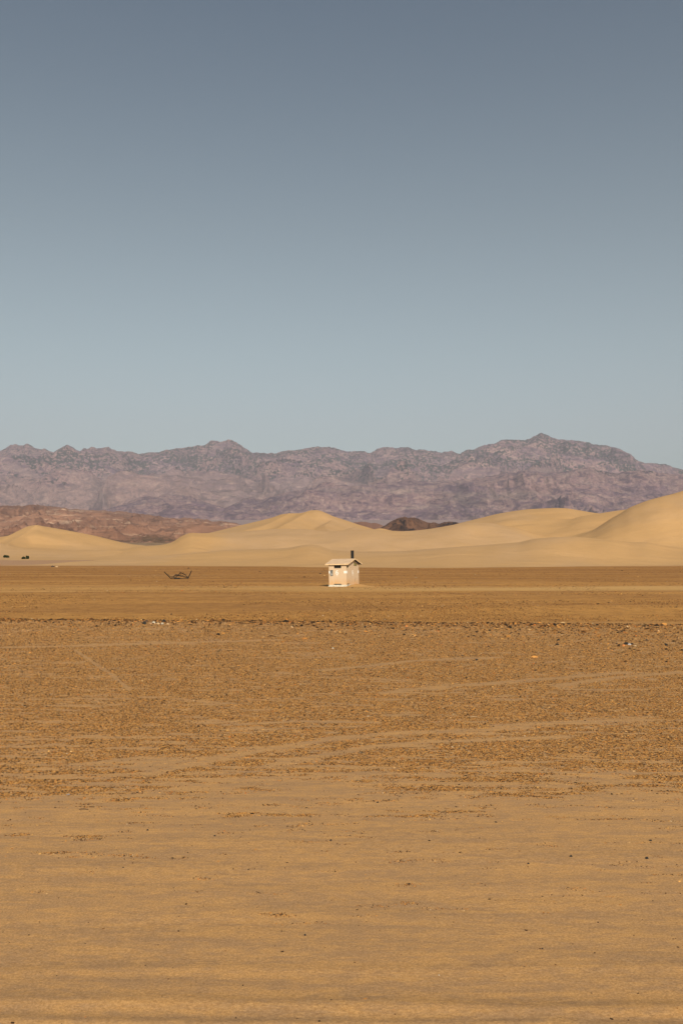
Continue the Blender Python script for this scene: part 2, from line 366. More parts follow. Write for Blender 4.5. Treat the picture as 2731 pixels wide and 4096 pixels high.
# ------------------------------------------------------------------ ground: one sheet to the horizon
dense = np.linspace(-0.46, 0.46, 560)
side = np.geomspace(0.47, 2.6, 40)
scol = np.concatenate([-side[::-1], dense, side])
inv = np.linspace(1 / 6.0, 1 / 60.0, 560)
rows = np.concatenate([np.linspace(-280, -12, 12), np.linspace(-8, 5.8, 24), 1 / inv, np.linspace(60.8, 200, 170), np.linspace(202, 520, 120), np.geomspace(530, 13500, 70)])
SC, RY = np.meshgrid(scol, rows)
GX_ = SC * np.sqrt(RY**2 + 6.0**2)
pm = np.where((RY > 5) & (RY < 60), pebble_mask(GX_, RY), 0).reshape(-1, 1)
ground = grid_obj('ground', GX_, RY, ground_z(GX_, RY), M_GROUND, cols=np.concatenate([pm, pm, pm, pm * 0 + 1], 1)); tag(ground, kind='structure')

# ------------------------------------------------------------------ dunes
def ext(t, s, T, seed, amp=0.006, freq=6):
    """profile slope at column T, carried on past the traced part with gentle swells"""
    v = np.interp(T, t, s)
    out = np.maximum(t[0] - T, 0) + np.maximum(T - t[-1], 0)
    return v + amp * np.minimum(out * 12, 1) * pn(T * freq, T * 0, seed)
DUNE = dict(
 D=([(-400,2266),(0,2262.5),(120,2259.5),(176,2257),(293,2247),(410,2240),(528,2231),(675,2219),(792,2210),(900,2200),(1117,2194),(1164,2190),(1205,2181),(1240,2177),(1275,2181),(1322,2199),(1399,2206),(1487,2206),(1604,2205),(1721,2195),(1820,2188),(1958,2178),(2075,2169),(2134,2155),(2222,2148),(2310,2147),(2427,2158),(2515,2168),(2585,2169),(2662,2184),(2731,2192),(3100,2198)], 380, 302, 40),
 E=([(-400,2240),(180,2236),(330,2226),(480,2200),(560,2184),(622,2182),(657,2178),(692,2169),(722,2146),(763,2129.5),(792,2133),(900,2131),(1000,2123),(1105,2115),(1223,2116),(1311,2127),(1399,2120),(1487,2116.5),(1569,2123),(1604,2125),(1663,2122),(1721,2115),(1780,2105),(1820,2097),(1870,2090),(1960,2092),(2060,2110),(2200,2150),(2731,2200),(3100,2200)], 520, 415, 45),
 A=([(-500,2150),(-120,2160),(0,2148),(35,2143),(76,2122),(111,2105),(147,2099),(176,2105),(235,2115),(305,2128),(381,2143),(422,2153),(481,2168),(534,2178),(575,2181),(700,2212),(900,2240),(1200,2245)], 575, 500, 45),
 A2=([(-400,2178),(-60,2168),(0,2172),(29,2181),(60,2190),(120,2198),(205,2203),(300,2205),(430,2200),(540,2203),(700,2215),(900,2235)], 505, 455, 22),
 B=([(700,2200),(900,2142),(959,2124),(988,2112),(1029,2096),(1076,2075.5),(1123,2057),(1158,2053),(1211,2053),(1235,2044),(1252,2040),(1275,2040),(1305,2052),(1340,2068.5),(1399,2087),(1440,2103),(1487,2117),(1530,2135),(1700,2170)], 700, 590, 60),
 B2=([(1380,2160),(1490,2118),(1522,2112),(1569,2123),(1640,2150)], 760, 700, 50),
 C=([(1700,2140),(1811,2099),(1870,2084),(1928,2070),(1987,2055),(2046,2045),(2104,2037),(2175,2033),(2222,2031.5),(2269,2033),(2327,2043),(2380,2052),(2440,2056),(2600,2060),(3100,2060)], 660, 470, 60),
 F=([(1900,2210),(2034,2145),(2080,2126),(2140,2107),(2200,2096),(2268,2081),(2327,2064),(2398,2053),(2456,2043.5),(2515,2036),(2600,2030),(3100,2030)], 600, 480, 50),
 G=([(2150,2200),(2310,2145),(2368,2122),(2445,2072),(2480,2053),(2515,2030),(2585,2002),(2644,1986),(2691,1975),(2731,1962),(2820,1940),(2950,1925),(3100,1950),(3400,2030)], 540, 430, 60),
)
dt = np.concatenate([np.linspace(-0.9, -0.40, 70)[:-1], np.linspace(-0.40, 0.40, 760), np.linspace(0.40, 0.9, 70)[1:]])
dyr = np.concatenate([np.linspace(262, 460, 300), np.linspace(461, 760, 300), np.linspace(763, 900, 30)])
T, DY = np.meshgrid(dt, dyr)
DX = T * DY
def dune_height():
    base = ground_z(DX, DY) - 0.9
    Z = base.copy(); CR = np.zeros_like(Z)
    for i, (k, (pts, yc, yf, back)) in enumerate(DUNE.items()):
        t, s = profile(pts)
        sl = ext(t, s, T, i)
        _r = sl[0].copy(); _u = np.linspace(dt[0], dt[-1], 3000); _q = np.interp(_u, dt, _r); _w = 4.5 if k in ('D', 'A2', 'G', 'F', 'C', 'E') else 3
        _k = np.exp(-0.5 * (np.arange(-30, 31) / _w)**2); _k /= _k.sum(); _q = np.convolve(np.pad(_q, 30, mode='edge'), _k, 'valid')
        sl = np.broadcast_to(np.interp(dt, _u, _q), T.shape)
        lo, hi = t[0], t[-1]
        w = 1.0
        wob = 14 * pn(T * 7, T * 0, 40 + i) + 6 * pn(T * 23, T * 0, 60 + i)
        if k in ('D',):
            yft = np.interp(T, *[np.array(v) for v in zip(*[(pix(x, 0)[0], y) for x, y in ((-400, 330), (0, 324), (800, 310), (1400, 294), (1820, 270), (2050, 286), (2300, 318), (2731, 318), (3200, 310))])])
            _y = np.convolve(np.pad(np.interp(_u, dt, yft[0]), 200, mode='edge'), np.hanning(401) / np.hanning(401).sum(), 'valid')
            yft = np.broadcast_to(np.interp(dt, _u, _y), T.shape)
            ycc = yc + wob
            ycc = np.maximum(ycc - 50 * (1 - sstep(-0.36, -0.12, T)), yft + 8)
            yff = yft
        else:
            if k in ('G', 'F'): wob = wob * 0.2
            ycc = yc + wob; yff = yf + 0.5 * wob
        zc = CAMH + sl * ycc
        zb = ground_z(T * yff, yff) - 0.6 if k != 'D' else ground_z(T * yff, yff) - 0.02
        u = (DY - yff) / (ycc - yff)
        uc = np.clip(u, 0, 1)
        # concave foot, rounded shoulder
        sh = 0.50 * uc + 0.50 * (uc * uc * (3 - 2 * uc)); sh = sh - 0.10 * np.sin(uc * np.pi) * (1 - uc)
        zf = zb + (zc - zb) * sh
        bk = (DY - ycc) / back
        zbk = zc - np.clip(bk, 0, None) * back * 0.42 * (1 - np.exp(-np.clip(bk, 0, 9) * 3))
        z = np.where(u < 0, zb - 0.35 * (yff - DY), np.where(u <= 1, zf, zbk))
        und = (1.3 * pn(DX * 0.018, DY * 0.020, 80 + i) + 0.55 * pn(DX * 0.05, DY * 0.045, 90 + i)) * np.sin(uc * np.pi) * np.clip((zc - zb) / 14, 0.15, 1.6)
        z = z + np.where((u > 0) & (u < 1), und, 0)
        z = np.where((T < lo - 0.002) | (T > hi + 0.002), np.where(np.isin(k, ['D', 'E', 'A', 'G', 'A2']), z, base - 5), z)
        Z = np.maximum(Z, z) if k in ('D', 'A2') else smax(Z, z, 2.2 if k in ('G', 'F', 'C') else 0.4)
    # sharp wandering crests running down the faces
    def spur(pts, slope, k=0.6):
        nonlocal Z
        P = []
        for (px, py, Y) in pts:
            t, s = pix(px, py); P.append((t * Y, Y, CAMH + s * Y))
        # smooth the line
        Q = np.array(P); d = np.r_[0, np.cumsum(np.hypot(*(np.diff(Q[:, :2], axis=0).T)))]
        uu = np.linspace(0, d[-1], 40); Q = np.stack([np.interp(uu, d, Q[:, j]) for j in range(3)], 1)
        for _ in range(6): Q[1:-1] = (Q[:-2] + 2 * Q[1:-1] + Q[2:]) / 4
        x0, x1 = Q[:, 0].min() - 60, Q[:, 0].max() + 60; y0, y1 = Q[:, 1].min() - 60, Q[:, 1].max() + 60
        m = (DX > x0) & (DX < x1) & (DY > y0) & (DY < y1)
        px_, py_ = DX[m], DY[m]; best = np.full(px_.shape, -1e9)
        for a, b in zip(Q[:-1], Q[1:]):
            ab = b[:2] - a[:2]; L = (ab**2).sum() + 1e-9
            v = np.clip(((px_ - a[0]) * ab[0] + (py_ - a[1]) * ab[1]) / L, 0, 1)
            dd = np.hypot(px_ - a[0] - v * ab[0], py_ - a[1] - v * ab[1])
            best = np.maximum(best, a[2] + v * (b[2] - a[2]) - slope * dd)
        Z[m] = smax(Z[m], best, k)
    spur([(147, 2099, 575), (110, 2128, 560), (70, 2152, 540), (36, 2170, 522), (31, 2181, 508)], 0.42)
    spur([(1240, 2043, 700), (1205, 2062, 675), (1170, 2082, 650), (1130, 2103, 620), (1110, 2114, 600)], 0.30, 1.2)
    spur([(1340, 2068, 700), (1322, 2085, 670), (1298, 2100, 640), (1310, 2118, 610), (1320, 2127, 595)], 0.34, 0.8)
    spur([(1440, 2103, 700), (1410, 2112, 660), (1380, 2122, 620)], 0.28, 1.0)
    spur([(1158, 2053, 700), (1110, 2078, 665), (1060, 2100, 630)], 0.25, 1.2)
    return Z
dunes = grid_obj('dunes', DX, DY, dune_height(), M_SAND); tag(dunes, kind='structure')

# ------------------------------------------------------------------ far relief
def relief(name, pts, ycrest, yfront, yback, zfoot_slope, mat, rowsN, tcols, amp, freq, seed, jag=0.0, gain=0.55, warp=1.0, spur=0):
    t, s = profile(pts)
    yr = np.concatenate([np.linspace(yfront, ycrest * 1.0, rowsN), np.linspace(ycrest, yback, rowsN // 5)[1:]])
    TT, YY = np.meshgrid(tcols, yr)
    sl = ext(t, s, TT, seed, 0.01, 5)
    XX = TT * YY
    zc = CAMH + sl * ycrest + jag * (fbm(TT * 90, TT * 0 + seed, 5, seed + 2, 0.6))
    zf = CAMH + zfoot_slope(TT) * yfront
    u = np.clip((YY - yfront) / (ycrest - yfront), 0, 1)
    wx = XX + warp * freq**-1 * 0.35 * pn(XX * freq * .7, YY * freq * .7, seed + 50)
    wy = YY * 0.55 + warp * freq**-1 * 0.35 * pn(XX * freq * .7, YY * freq * .7, seed + 60)
    if spur:   # meandering spurs and gullies that run down from the crest
        sx_ = XX + spur * pn(XX * 0.00035, YY * 0.0005, seed + 70) + spur * .35 * pn(XX * 0.0011, YY * 0.0012, seed + 71)
        rg = ridged(sx_ * freq, YY * freq * 0.42, 4, seed, gain) - 0.75
        tilt = XX * .8 + YY * .6
        rg = rg + 0.36 * (ridged((sx_ + .3 * YY) * freq * 3.1, (YY - .3 * XX) * freq * 1.5, 6, seed + 33, 0.55) - 0.75)
    else: rg = ridged(wx * freq, wy * freq, 7, seed, gain) - 0.75
    shape = 0.25 * u + 0.75 * u**1.7
    z = zf + (zc - zf) * shape
    env = np.minimum(1, u * 6 + .15) * (1 - sstep(0.78, 1.0, u))
    hcap = np.clip(zc - zf, 0, None)
    z = z + amp * rg * env * (0.35 + 0.65 * np.clip(hcap / (hcap.max() + 1e-6), 0, 1)) 
    # slopes must stay under the traced skyline
    lim = CAMH + (zc - CAMH) / ycrest * YY
    z = np.minimum(z, np.where(u < 1, lim - (1 - u) * 0.06 * hcap, z))
    bk = np.clip((YY - ycrest) / (yback - ycrest), 0, 1)
    z = np.where(YY > ycrest, zc - (zc - zf) * 1.0 * bk**0.9 + amp * .3 * rg * np.sin(bk * np.pi), z)
    return grid_obj(name, XX, YY, z, mat)
tm = np.concatenate([np.linspace(-0.95, -0.40, 120)[:-1], np.linspace(-0.40, 0.40, 1100), np.linspace(0.40, 0.95, 120)[1:]])
SKY = [(0,1805.6),(30,1790),(62,1776),(84,1779),(106,1777),(125,1780),(138,1791),(150,1793),(164,1797),(176,1793),(190,1797),(214,1808.5),(232,1797),(252,1788),(270,1780),(293,1789),(305,1797),(321,1804),(337,1795),(352,1793),(368,1786),(387,1794),(410,1792),(434,1789),(450,1797),(469,1803),(499,1807),(528,1808.5),(554,1817),(575,1812),(598,1811),(634,1810),(657,1801),(704,1796),(757,1786),(790,1783),(810,1783),(828,1774),(845,1763),(880,1764.5),(900,1762),(926,1760),(942,1767),(959,1776),(982,1793),(1006,1807),(1041,1811),(1067,1817),(1085,1811),(1102,1814),(1125,1806),(1146,1801),(1193,1800),(1225,1792),(1252,1788),(1311,1788),(1346,1793),(1369,1803),(1405,1804),(1446,1806),(1481,1810),(1495,1802),(1510,1794),(1551,1788),(1604,1791),(1639,1791),(1663,1800),(1721,1800),(1751,1810),(1792,1806),(1811,1808.5),(1837,1816),(1864,1801),(1917,1788),(1975,1773),(1999,1762),(2046,1760),(2093,1759),(2122,1754),(2145,1738),(2162,1728),(2172,1732),(2186,1740),(2201,1752),(2233,1757),(2280,1762),(2327,1764.5),(2374,1776),(2427,1784),(2462,1789),(2497,1807),(2521,1817),(2538,1834),(2568,1847),(2603,1855),(2630,1853),(2662,1855),(2691,1869),(2720,1876),(2731,1877),(2900,1905),(3200,1880)]
FRONT = [(-400,2030),(0,2035),(300,2040),(430,2036),(487,2020),(540,1998),(586,1982),(630,1984),(660,1975),(700,1984),(760,1985),(830,2008),(900,2030),(945,2012),(990,1993),(1060,1992),(1135,1975),(1210,1958),(1260,1942),(1310,1930),(1400,1944),(1490,1935),(1560,1932),(1630,1917),(1720,1926),(1820,1920),(1910,1912),(1960,1900),(1999,1893),(2100,1885),(2180,1892),(2250,1888),(2310,1878),(2357,1868),(2390,1884),(2430,1892),(2480,1893),(2520,1883),(2560,1877),(2620,1888),(2731,1902),(3100,1930)]
m_back = relief('mountains', SKY, 12000, 7000, 14500, lambda t: t * 0 + pix(0, 2090)[1], M_MTN, 520, tm, 300, 0.0007, 3, jag=13, gain=0.47, spur=2200)
tag(m_back, kind='structure')
m_front = relief('front_mountains', FRONT, 7600, 5200, 9000, lambda t: t * 0 + pix(0, 2120)[1], M_MTN2, 420, tm, 115, 0.0010, 9, jag=10, gain=0.46, spur=1500)
tag(m_front, kind='structure')
tf = np.concatenate([np.linspace(-0.8, -0.38, 90)[:-1], np.linspace(-0.38, 0.10, 620)])
FOOT = [(-500,2018),(0,2021.5),(100,2022),(152,2020),(223,2028),(328,2039),(420,2042),(499,2046),(587,2058),(680,2071),(740,2071),(792,2075),(860,2084),(920,2090),(988,2099),(1030,2112),(1120,2135),(1400,2160),(1800,2180)]
foot = relief('foothills', FOOT, 3600, 1500, 4600, lambda t: t * 0 + pix(0, 2174)[1], M_FOOT, 360, tf, 26, 0.0055, 15, jag=4)
tag(foot, kind='structure')
FOOT2 = [(200,2185),(470,2168),(560,2140),(640,2128),(700,2118),(733,2105),(770,2098),(815,2091),(860,2098),(920,2109),(950,2106),(1000,2118),(1040,2130),(1100,2160)]
DK1 = [(1250,2150),(1340,2105),(1416,2090),(1457,2087),(1516,2094),(1534,2105),(1580,2120),(1640,2140)]
DK2 = [(1440,2150),(1510,2118),(1534,2105),(1556,2092),(1575,2081),(1596,2073),(1616,2068),(1640,2070),(1657,2068),(1672,2074),(1686,2081),(1710,2090),(1735,2089),(1762,2093),(1780,2087),(1798,2084),(1820,2086),(1850,2097),(1900,2125)]
for nm, pr, yc, mat, a, b in (('low_hills', FOOT2, 1900, M_FOOT, 200, 1100), ('brown_hill', DK1, 2300, M_FOOT, 1250, 1640), ('dark_hill', DK2, 1700, M_DARK, 1440, 1900)):
    tt = np.linspace(pix(a, 0)[0], pix(b, 0)[0], 260)
    o = relief(nm, pr, yc, yc - 420, yc + 300, lambda t: t * 0 + pix(0, 2188)[1], mat, 130, tt, 12, 0.012, 23, jag=1.6)
    tag(o, kind='structure')

# ------------------------------------------------------------------ gravel
def rock_templates(n, seed, sub=1):
    out = []
    for k in range(n):
        bm = bmesh.new(); bmesh.ops.create_icosphere(bm, subdivisions=sub, radius=1.0)
        off = Vector((seed * 3.1 + k * 7.7, k * 1.3, seed))
        for v in bm.verts:
            d = v.co.normalized(); v.co = d * (1 + 0.35 * mnoise.noise(d * 1.3 + off) + 0.15 * mnoise.noise(d * 3.1 + off))
            v.co.z = max(v.co.z, -0.5)
        V = np.array([v.co[:] for v in bm.verts]); bm.verts.ensure_lookup_table()
        Fq = np.array([[v.index for v in f.verts] for f in bm.faces]); out.append((V, Fq)); bm.free()
    return out
PAL = np.array([(.018,.013,.010),(.040,.022,.012),(.10,.048,.019),(.22,.105,.032),(.42,.20,.058),(.50,.255,.078),(.58,.35,.13),(.68,.48,.26),(.50,.17,.04),(.66,.58,.46)])
def gravel(name, X, Y, size, palw, seed):
    r = np.random.default_rng(seed); N = len(X)
    Z = ground_z(X, Y); tmp = rock_templates(5, seed, 1)
    kind = r.integers(0, 5, N); rot = r.random(N) * 2 * np.pi
    ci = r.choice(len(PAL), N, p=np.array(palw) / sum(palw)); col = PAL[ci] * (0.8 + 0.4 * r.random((N, 1))) * np.array([1, .93, .80])
    ax = size * (0.8 + 0.6 * r.random(N)); ay = size * (0.6 + 0.4 * r.random(N)); az = size * (0.35 + 0.35 * r.random(N)) * (1.15 if seed == 9 else 1)
    Vs, Fs, Cs, off = [], [], [], 0
    for k, (V, Fq) in enumerate(tmp):
        m = np.where(kind == k)[0]; n = len(m)
        lx = V[None, :, 0] * ax[m, None]; ly = V[None, :, 1] * ay[m, None]; lz = V[None, :, 2] * az[m, None]
        cs, sn = np.cos(rot[m])[:, None], np.sin(rot[m])[:, None]
        P = np.stack([lx * cs - ly * sn + X[m, None], lx * sn + ly * cs + Y[m, None], lz + Z[m, None] + 0.15 * az[m, None]], -1)
        Vs.append(P.reshape(-1, 3)); Fs.append((Fq[None] + (np.arange(n) * len(V))[:, None, None] + off).reshape(-1, 3)); off += n * len(V)
        cc = np.concatenate([np.repeat(col[m], len(V), axis=0), np.ones((n * len(V), 1))], 1); Cs.append(cc)
    return mesh_obj(name, np.concatenate(Vs), np.concatenate(Fs), M_GRAVEL, cols=np.concatenate(Cs))
M_GRAVEL = tint_mat('gravel_stones')
r = np.random.default_rng(11)
N = 980000
yy = HOR + 245 + (4150 - HOR - 245) * r.random(N)**1.15
Yc = (CAMH) * F / (yy - HOR); tc = (r.random(N) * 2 - 1) * 0.43
Xc = tc * Yc
keep = (r.random(N) < pebble_mask(Xc, Yc) * 0.9) & (Yc < bermY(tc) - 0.3)
Xc, Yc = Xc[keep], Yc[keep]
sz = np.exp(r.normal(0, 0.34, len(Xc))) * (0.0024 + 0.00031 * Yc) 
g1 = gravel('gravel', Xc, Yc, sz, [14, 11, 9, 10, 11, 8, 3, .4, .7, .12], 5); tag(g1, 'countless dark and tan pebbles strewn in streaks over the sand', 'gravel', kind='stuff')
# sparse small stones on the bare sand in front
n2 = 700
Y2 = 6.6 + 8 * r.random(n2)**0.8; X2 = (r.random(n2) * 2 - 1) * 0.43 * Y2
g2 = gravel('loose_pebbles', X2, Y2, np.exp(r.normal(0, .45, n2)) * 0.0055, [9, 7, 4, 3, 1, 0, .3, .5, .4, .4], 6); tag(g2, 'scattered tiny black pebbles on the bare foreground sand', 'pebbles', kind='stuff')
# rocky edge
n3 = 9000; t3 = (r.random(n3) * 2 - 1) * 0.45
rightness = np.interp(t3, [-.34, 0.05, .34], [0.75, 1.0, 2.3])
Y3 = bermY(t3) + 0.25 - np.abs(r.exponential(1.9, n3)) * rightness; X3 = t3 * Y3
s3 = np.exp(r.normal(0, 0.5, n3)) * 0.029
g3 = gravel('rubble', X3, Y3, s3, [16, 12, 10, 9, 6, 3, 1.2, .4, .7, .15], 8); tag(g3, 'line of coarse mixed stones along the edge across the flat', 'rubble', kind='stuff')
# stones over the farther flat
n4 = 110000
yy4 = HOR + 32 + (245 - 32) * r.random(n4)**0.8
Y4 = CAMH * F / (yy4 - HOR); t4 = (r.random(n4) * 2 - 1) * 0.43; X4 = t4 * Y4
k4 = (Y4 > bermY(t4) + 1) & (Y4 < 285) & (r.random(n4) < sstep(-0.25, 0.4, pn(X4 * 0.06, Y4 * 0.06, 91) + 0.4 * pn(X4 * 0.3, Y4 * 0.4, 92))) & ~((np.abs(X4 + 0.3) < 4) & (np.abs(Y4 - 120) < 4))
X4, Y4 = X4[k4], Y4[k4]; s4 = np.exp(r.normal(0, 0.4, len(X4))) * (0.008 + 0.00017 * Y4)
g4 = gravel('far_stones', X4, Y4, s4, [8, 9, 12, 12, 5, 1.5, .5, .25, .3, .12], 9); tag(g4, 'sparse small stones dotted over the flat around the hut', 'stones', kind='stuff')

# ------------------------------------------------------------------ hut
def wall_material(name, boards):
    n = NT(name, 0.75, 0.25); o = n.obj(); x, y, z = n.sep(o)
    base = n.mix(n.noise(n.mapv((1.5, 1.5, 0.5), src=o), 1.0, 6, 0.65), (0.54, 0.40, 0.27, 1), (0.64, 0.49, 0.34, 1))
    run = n.noise(n.mapv((9, 9, 0.35), src=o), 1.0, 5, 0.7)
    base = n.mix(n.ramp(run, 0.5, 0.72, 0, 0.55 if boards else 0.22), base, (0.42, 0.26, 0.14, 1))
    low = n.math('MULTIPLY', n.ramp(z, 1.25, 0.25), n.ramp(n.noise(n.mapv((2, 2, 1), src=o), 1.0, 5, .65), 0.35, 0.65, .35, 1))
    base = n.mix(n.math('MULTIPLY', low, 0.75), base, (0.60, 0.33, 0.12, 1))
    if boards:
        w = n.math('FRACT', n.math('MULTIPLY', y, 5.0)); gr = n.math('LESS_THAN', w, 0.07)
        base = n.mix(n.math('MULTIPLY', gr, 0.55), base, (0.20, 0.12, 0.07, 1))
        n.bump(n.math('SUBTRACT', 1.0, gr), 0.6, 0.01)
    n.color(base); return n.m
M_WALLF, M_WALLS = wall_material('painted_wall', False), wall_material('board_wall', True)
M_ROOF = simple('roof_paint', (0.62, 0.44, 0.29), 0.8, 0.10, 2.0); M_FASCIA = simple('fascia_paint', (0.70, 0.50, 0.29), 0.75, 0.12, 4)
M_BLACK = simple('black_metal_and_shade', (0.005, 0.005, 0.005), 0.5, 0.2); M_WHITE = simple('white_paint', (0.80, 0.79, 0.76), 0.6, 0.04)
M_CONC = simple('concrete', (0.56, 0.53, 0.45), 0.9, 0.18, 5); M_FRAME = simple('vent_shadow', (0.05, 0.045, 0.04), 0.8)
M_OLIVE = simple('olive_panel', (0.20, 0.18, 0.06), 0.5, 0.25, 12); M_IN = simple('interior_shade', (0.03, 0.025, 0.02), 0.9)  # hut inside is near-black, painting in the shade seen through the openings
HX, HY, _ = on_ground(1385.5, 2346.5)
HW, HL, Z0, ZE, ZR = 2.28, 3.8, 0.25, 2.74, 3.36
hut = empty('restroom_hut', (HX, HY, 0), R(-24), label='small beige restroom hut with gable roof and white number 6, alone on the flat', cat='restroom hut')
hut.rotation_euler = (0, R(-1.0), R(-24))
def panel(us, vs, holes, place, th, name, mat, parent, top=None):
    """wall sheet from a grid of cells less its openings; place(u, v, d) -> xyz"""
    bm = bmesh.new(); cache = {}
    def V(u, v, d):
        vv = top(u) if (top and v == vs[-1]) else v
        k = (round(u, 4), round(vv, 4), d)
        if k not in cache: cache[k] = bm.verts.new(place(u, vv, d))
        return cache[k]
    full = lambda i, j: 0 <= i < len(us) - 1 and 0 <= j < len(vs) - 1 and not any(a <= (us[i] + us[i + 1]) / 2 <= b and c_ <= (vs[j] + vs[j + 1]) / 2 <= d_ for a, b, c_, d_ in holes)
    for i in range(len(us) - 1):
        for j in range(len(vs) - 1):
            if not full(i, j): continue
            u0, u1, v0, v1 = us[i], us[i + 1], vs[j], vs[j + 1]
            for d in (0, th): bm.faces.new([V(*q, d) for q in ((u0, v0), (u1, v0), (u1, v1), (u0, v1))])
            for (di, dj, a, b) in ((-1, 0, (u0, v0), (u0, v1)), (1, 0, (u1, v0), (u1, v1)), (0, -1, (u0, v0), (u1, v0)), (0, 1, (u0, v1), (u1, v1))):
                if not full(i + di, j + dj): bm.faces.new([V(*a, 0), V(*b, 0), V(*b, th), V(*a, th)])
    bmesh.ops.recalc_face_normals(bm, faces=bm.faces)
    me = bpy.data.meshes.new(name); bm.to_mesh(me); bm.free(); me.materials.append(mat)
    o = bpy.data.objects.new(name, me); C.objects.link(o); o.parent = parent; return o
TH = 0.13
fh = [(-1.60, -0.66, 2.22, ZE), (-1.66, -0.66, Z0, Z0 + 0.11)]
panel([-HW, -1.66, -1.60, -0.66, 0], [Z0, Z0 + 0.11, 2.22, ZE - 0.03], [(-1.60, -0.66, 2.22, 9), (-1.66, -0.66, 0, Z0 + 0.11)], lambda u, v, d: (u, d, v), TH, 'front_wall', M_WALLF, hut)
roofz = lambda y: ZR - (ZR - ZE) * abs(y - HL / 2) / (HL / 2 + .2) - .12
sv = [Z0, Z0 + 0.13, 0.52, 0.94, 2.22, 3.0]
su = [TH, 0.34, 0.78, 1.00, HL / 2, 2.3, 2.62, 2.85, 3.25, HL]
su2 = sorted(set(su + [0.28, 1.05]))
panel(su2, sv, [(0.28, 0.78, 2.22, 9), (0.34, 1.00, 0, Z0 + 0.13), (2.62, 2.85, 0.52, 0.94)], lambda u, v, d: (-d, u, v), TH, 'gable_wall', M_WALLS, hut, top=roofz)
panel([TH, HL / 2, HL], [Z0, 2.22, 3.0], [], lambda u, v, d: (-HW + d, u, v), TH, 'gable_wall', M_WALLS, hut, top=roofz)
panel([-HW + TH, -TH], [Z0, ZE - 0.03], [], lambda u, v, d: (u, HL - d, v), TH, 'rear_wall', M_WALLF, hut)
MB().box((-HW - .04, -0.10, -0.12), (.02, HL + .05, 0.13)).box((-HW - .01, -0.04, 0.132), (0.012, HL + .03, Z0 - 0.002)).build('slab', M_CONC, hut)
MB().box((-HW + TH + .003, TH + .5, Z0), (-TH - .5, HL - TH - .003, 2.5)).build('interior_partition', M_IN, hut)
# roof: two pitched slabs with verge and eave fascia
OX, OYF, TK = 0.36, 0.20, 0.09
yr = HL / 2
def slope_slab(y_e, sgn, nm):
    z_e = ZE; pts = [(-HW - OX, y_e, z_e), (-HW - OX, yr, ZR), (-HW - OX, yr, ZR - TK), (-HW - OX, y_e, z_e - TK)]
    return MB().prism(pts, (HW + 2 * OX, 0, 0)).build(nm, M_ROOF, hut)
rf = slope_slab(-OYF, -1, 'roof_slope'); rb = slope_slab(HL + OYF, 1, 'roof_slope')
for p, (xa, xb) in ((rf, (-HW - OX - .025, HW + 2 * OX + .05)),):
    MB().box((-HW - OX - .024, -OYF - .03, ZE - .125), (OX + .024, -OYF - .002, ZE + .012)).build('fascia', M_FASCIA, hut)
    MB().box((-HW - OX - .024, HL + OYF + .002, ZE - .125), (OX + .024, HL + OYF + .03, ZE + .012)).build('fascia', M_FASCIA, hut)
for x in (-HW - OX - .025, OX + .002):
    sl = (ZR - ZE) / (yr + OYF)
    MB().prism([(x, -OYF, ZE + .01), (x, yr, ZR + .012), (x, HL + OYF, ZE + .01), (x, HL + OYF, ZE - .10), (x, yr, ZR - .10), (x, -OYF, ZE - .10)], (.023, 0, 0)).build('verge_board', M_FASCIA, hut)
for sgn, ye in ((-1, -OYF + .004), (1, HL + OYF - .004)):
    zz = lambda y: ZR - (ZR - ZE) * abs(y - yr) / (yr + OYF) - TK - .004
    MB().prism([(-HW - OX + .004, ye, zz(ye)), (-HW - OX + .004, yr + sgn * .004, zz(yr)), (-HW - OX + .004, yr + sgn * .004, zz(yr) - .01), (-HW - OX + .004, ye, zz(ye) - .01)], (HW + 2 * OX - .008, 0, 0)).build('soffit_shade', M_BLACK, hut)  # black sheet added under each slope, paints in the eave shade
pipe = MB().tube((-.23, yr + .55, 2.9), (-.23, yr + .55, 4.33), .185, n=28).build('vent_pipe', M_BLACK, hut, smooth=False)
MB().tube((-.23, yr + .55, 4.33), (-.23, yr + .55, 4.35), .195, n=28).build('cap', M_BLACK, pipe)
# louvres in the lower gable opening and a near-black sheet painting in shade behind the front vent
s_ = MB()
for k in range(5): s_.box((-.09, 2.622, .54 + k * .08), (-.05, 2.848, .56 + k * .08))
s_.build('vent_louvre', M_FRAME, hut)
MB().box((-1.598, .10, 2.222), (-.662, .112, ZE - .04)).build('vent_shade_sheet', M_IN, hut)
# olive window high in the gable
wz = lambda y: roofz(y) - 0.20
ow = MB().prism([(.004, 2.28, 2.50), (.004, 3.12, 2.50), (.004, 3.12, 2.66), (.004, 2.42, 2.90), (.004, 2.28, 2.86)], (.016, 0, 0)).build('gable_window', M_OLIVE, hut)
fr = MB()
FP = [(2.28, 2.50), (3.12, 2.50), (3.12, 2.66), (2.42, 2.90), (2.28, 2.86)]
for a, b in zip(FP, FP[1:] + FP[:1]): fr.tube((.024, a[0], a[1]), (.024, b[0], b[1]), .018, n=6)
fr.build('frame', simple('window_frame', (.22, .14, .07), .7), ow)
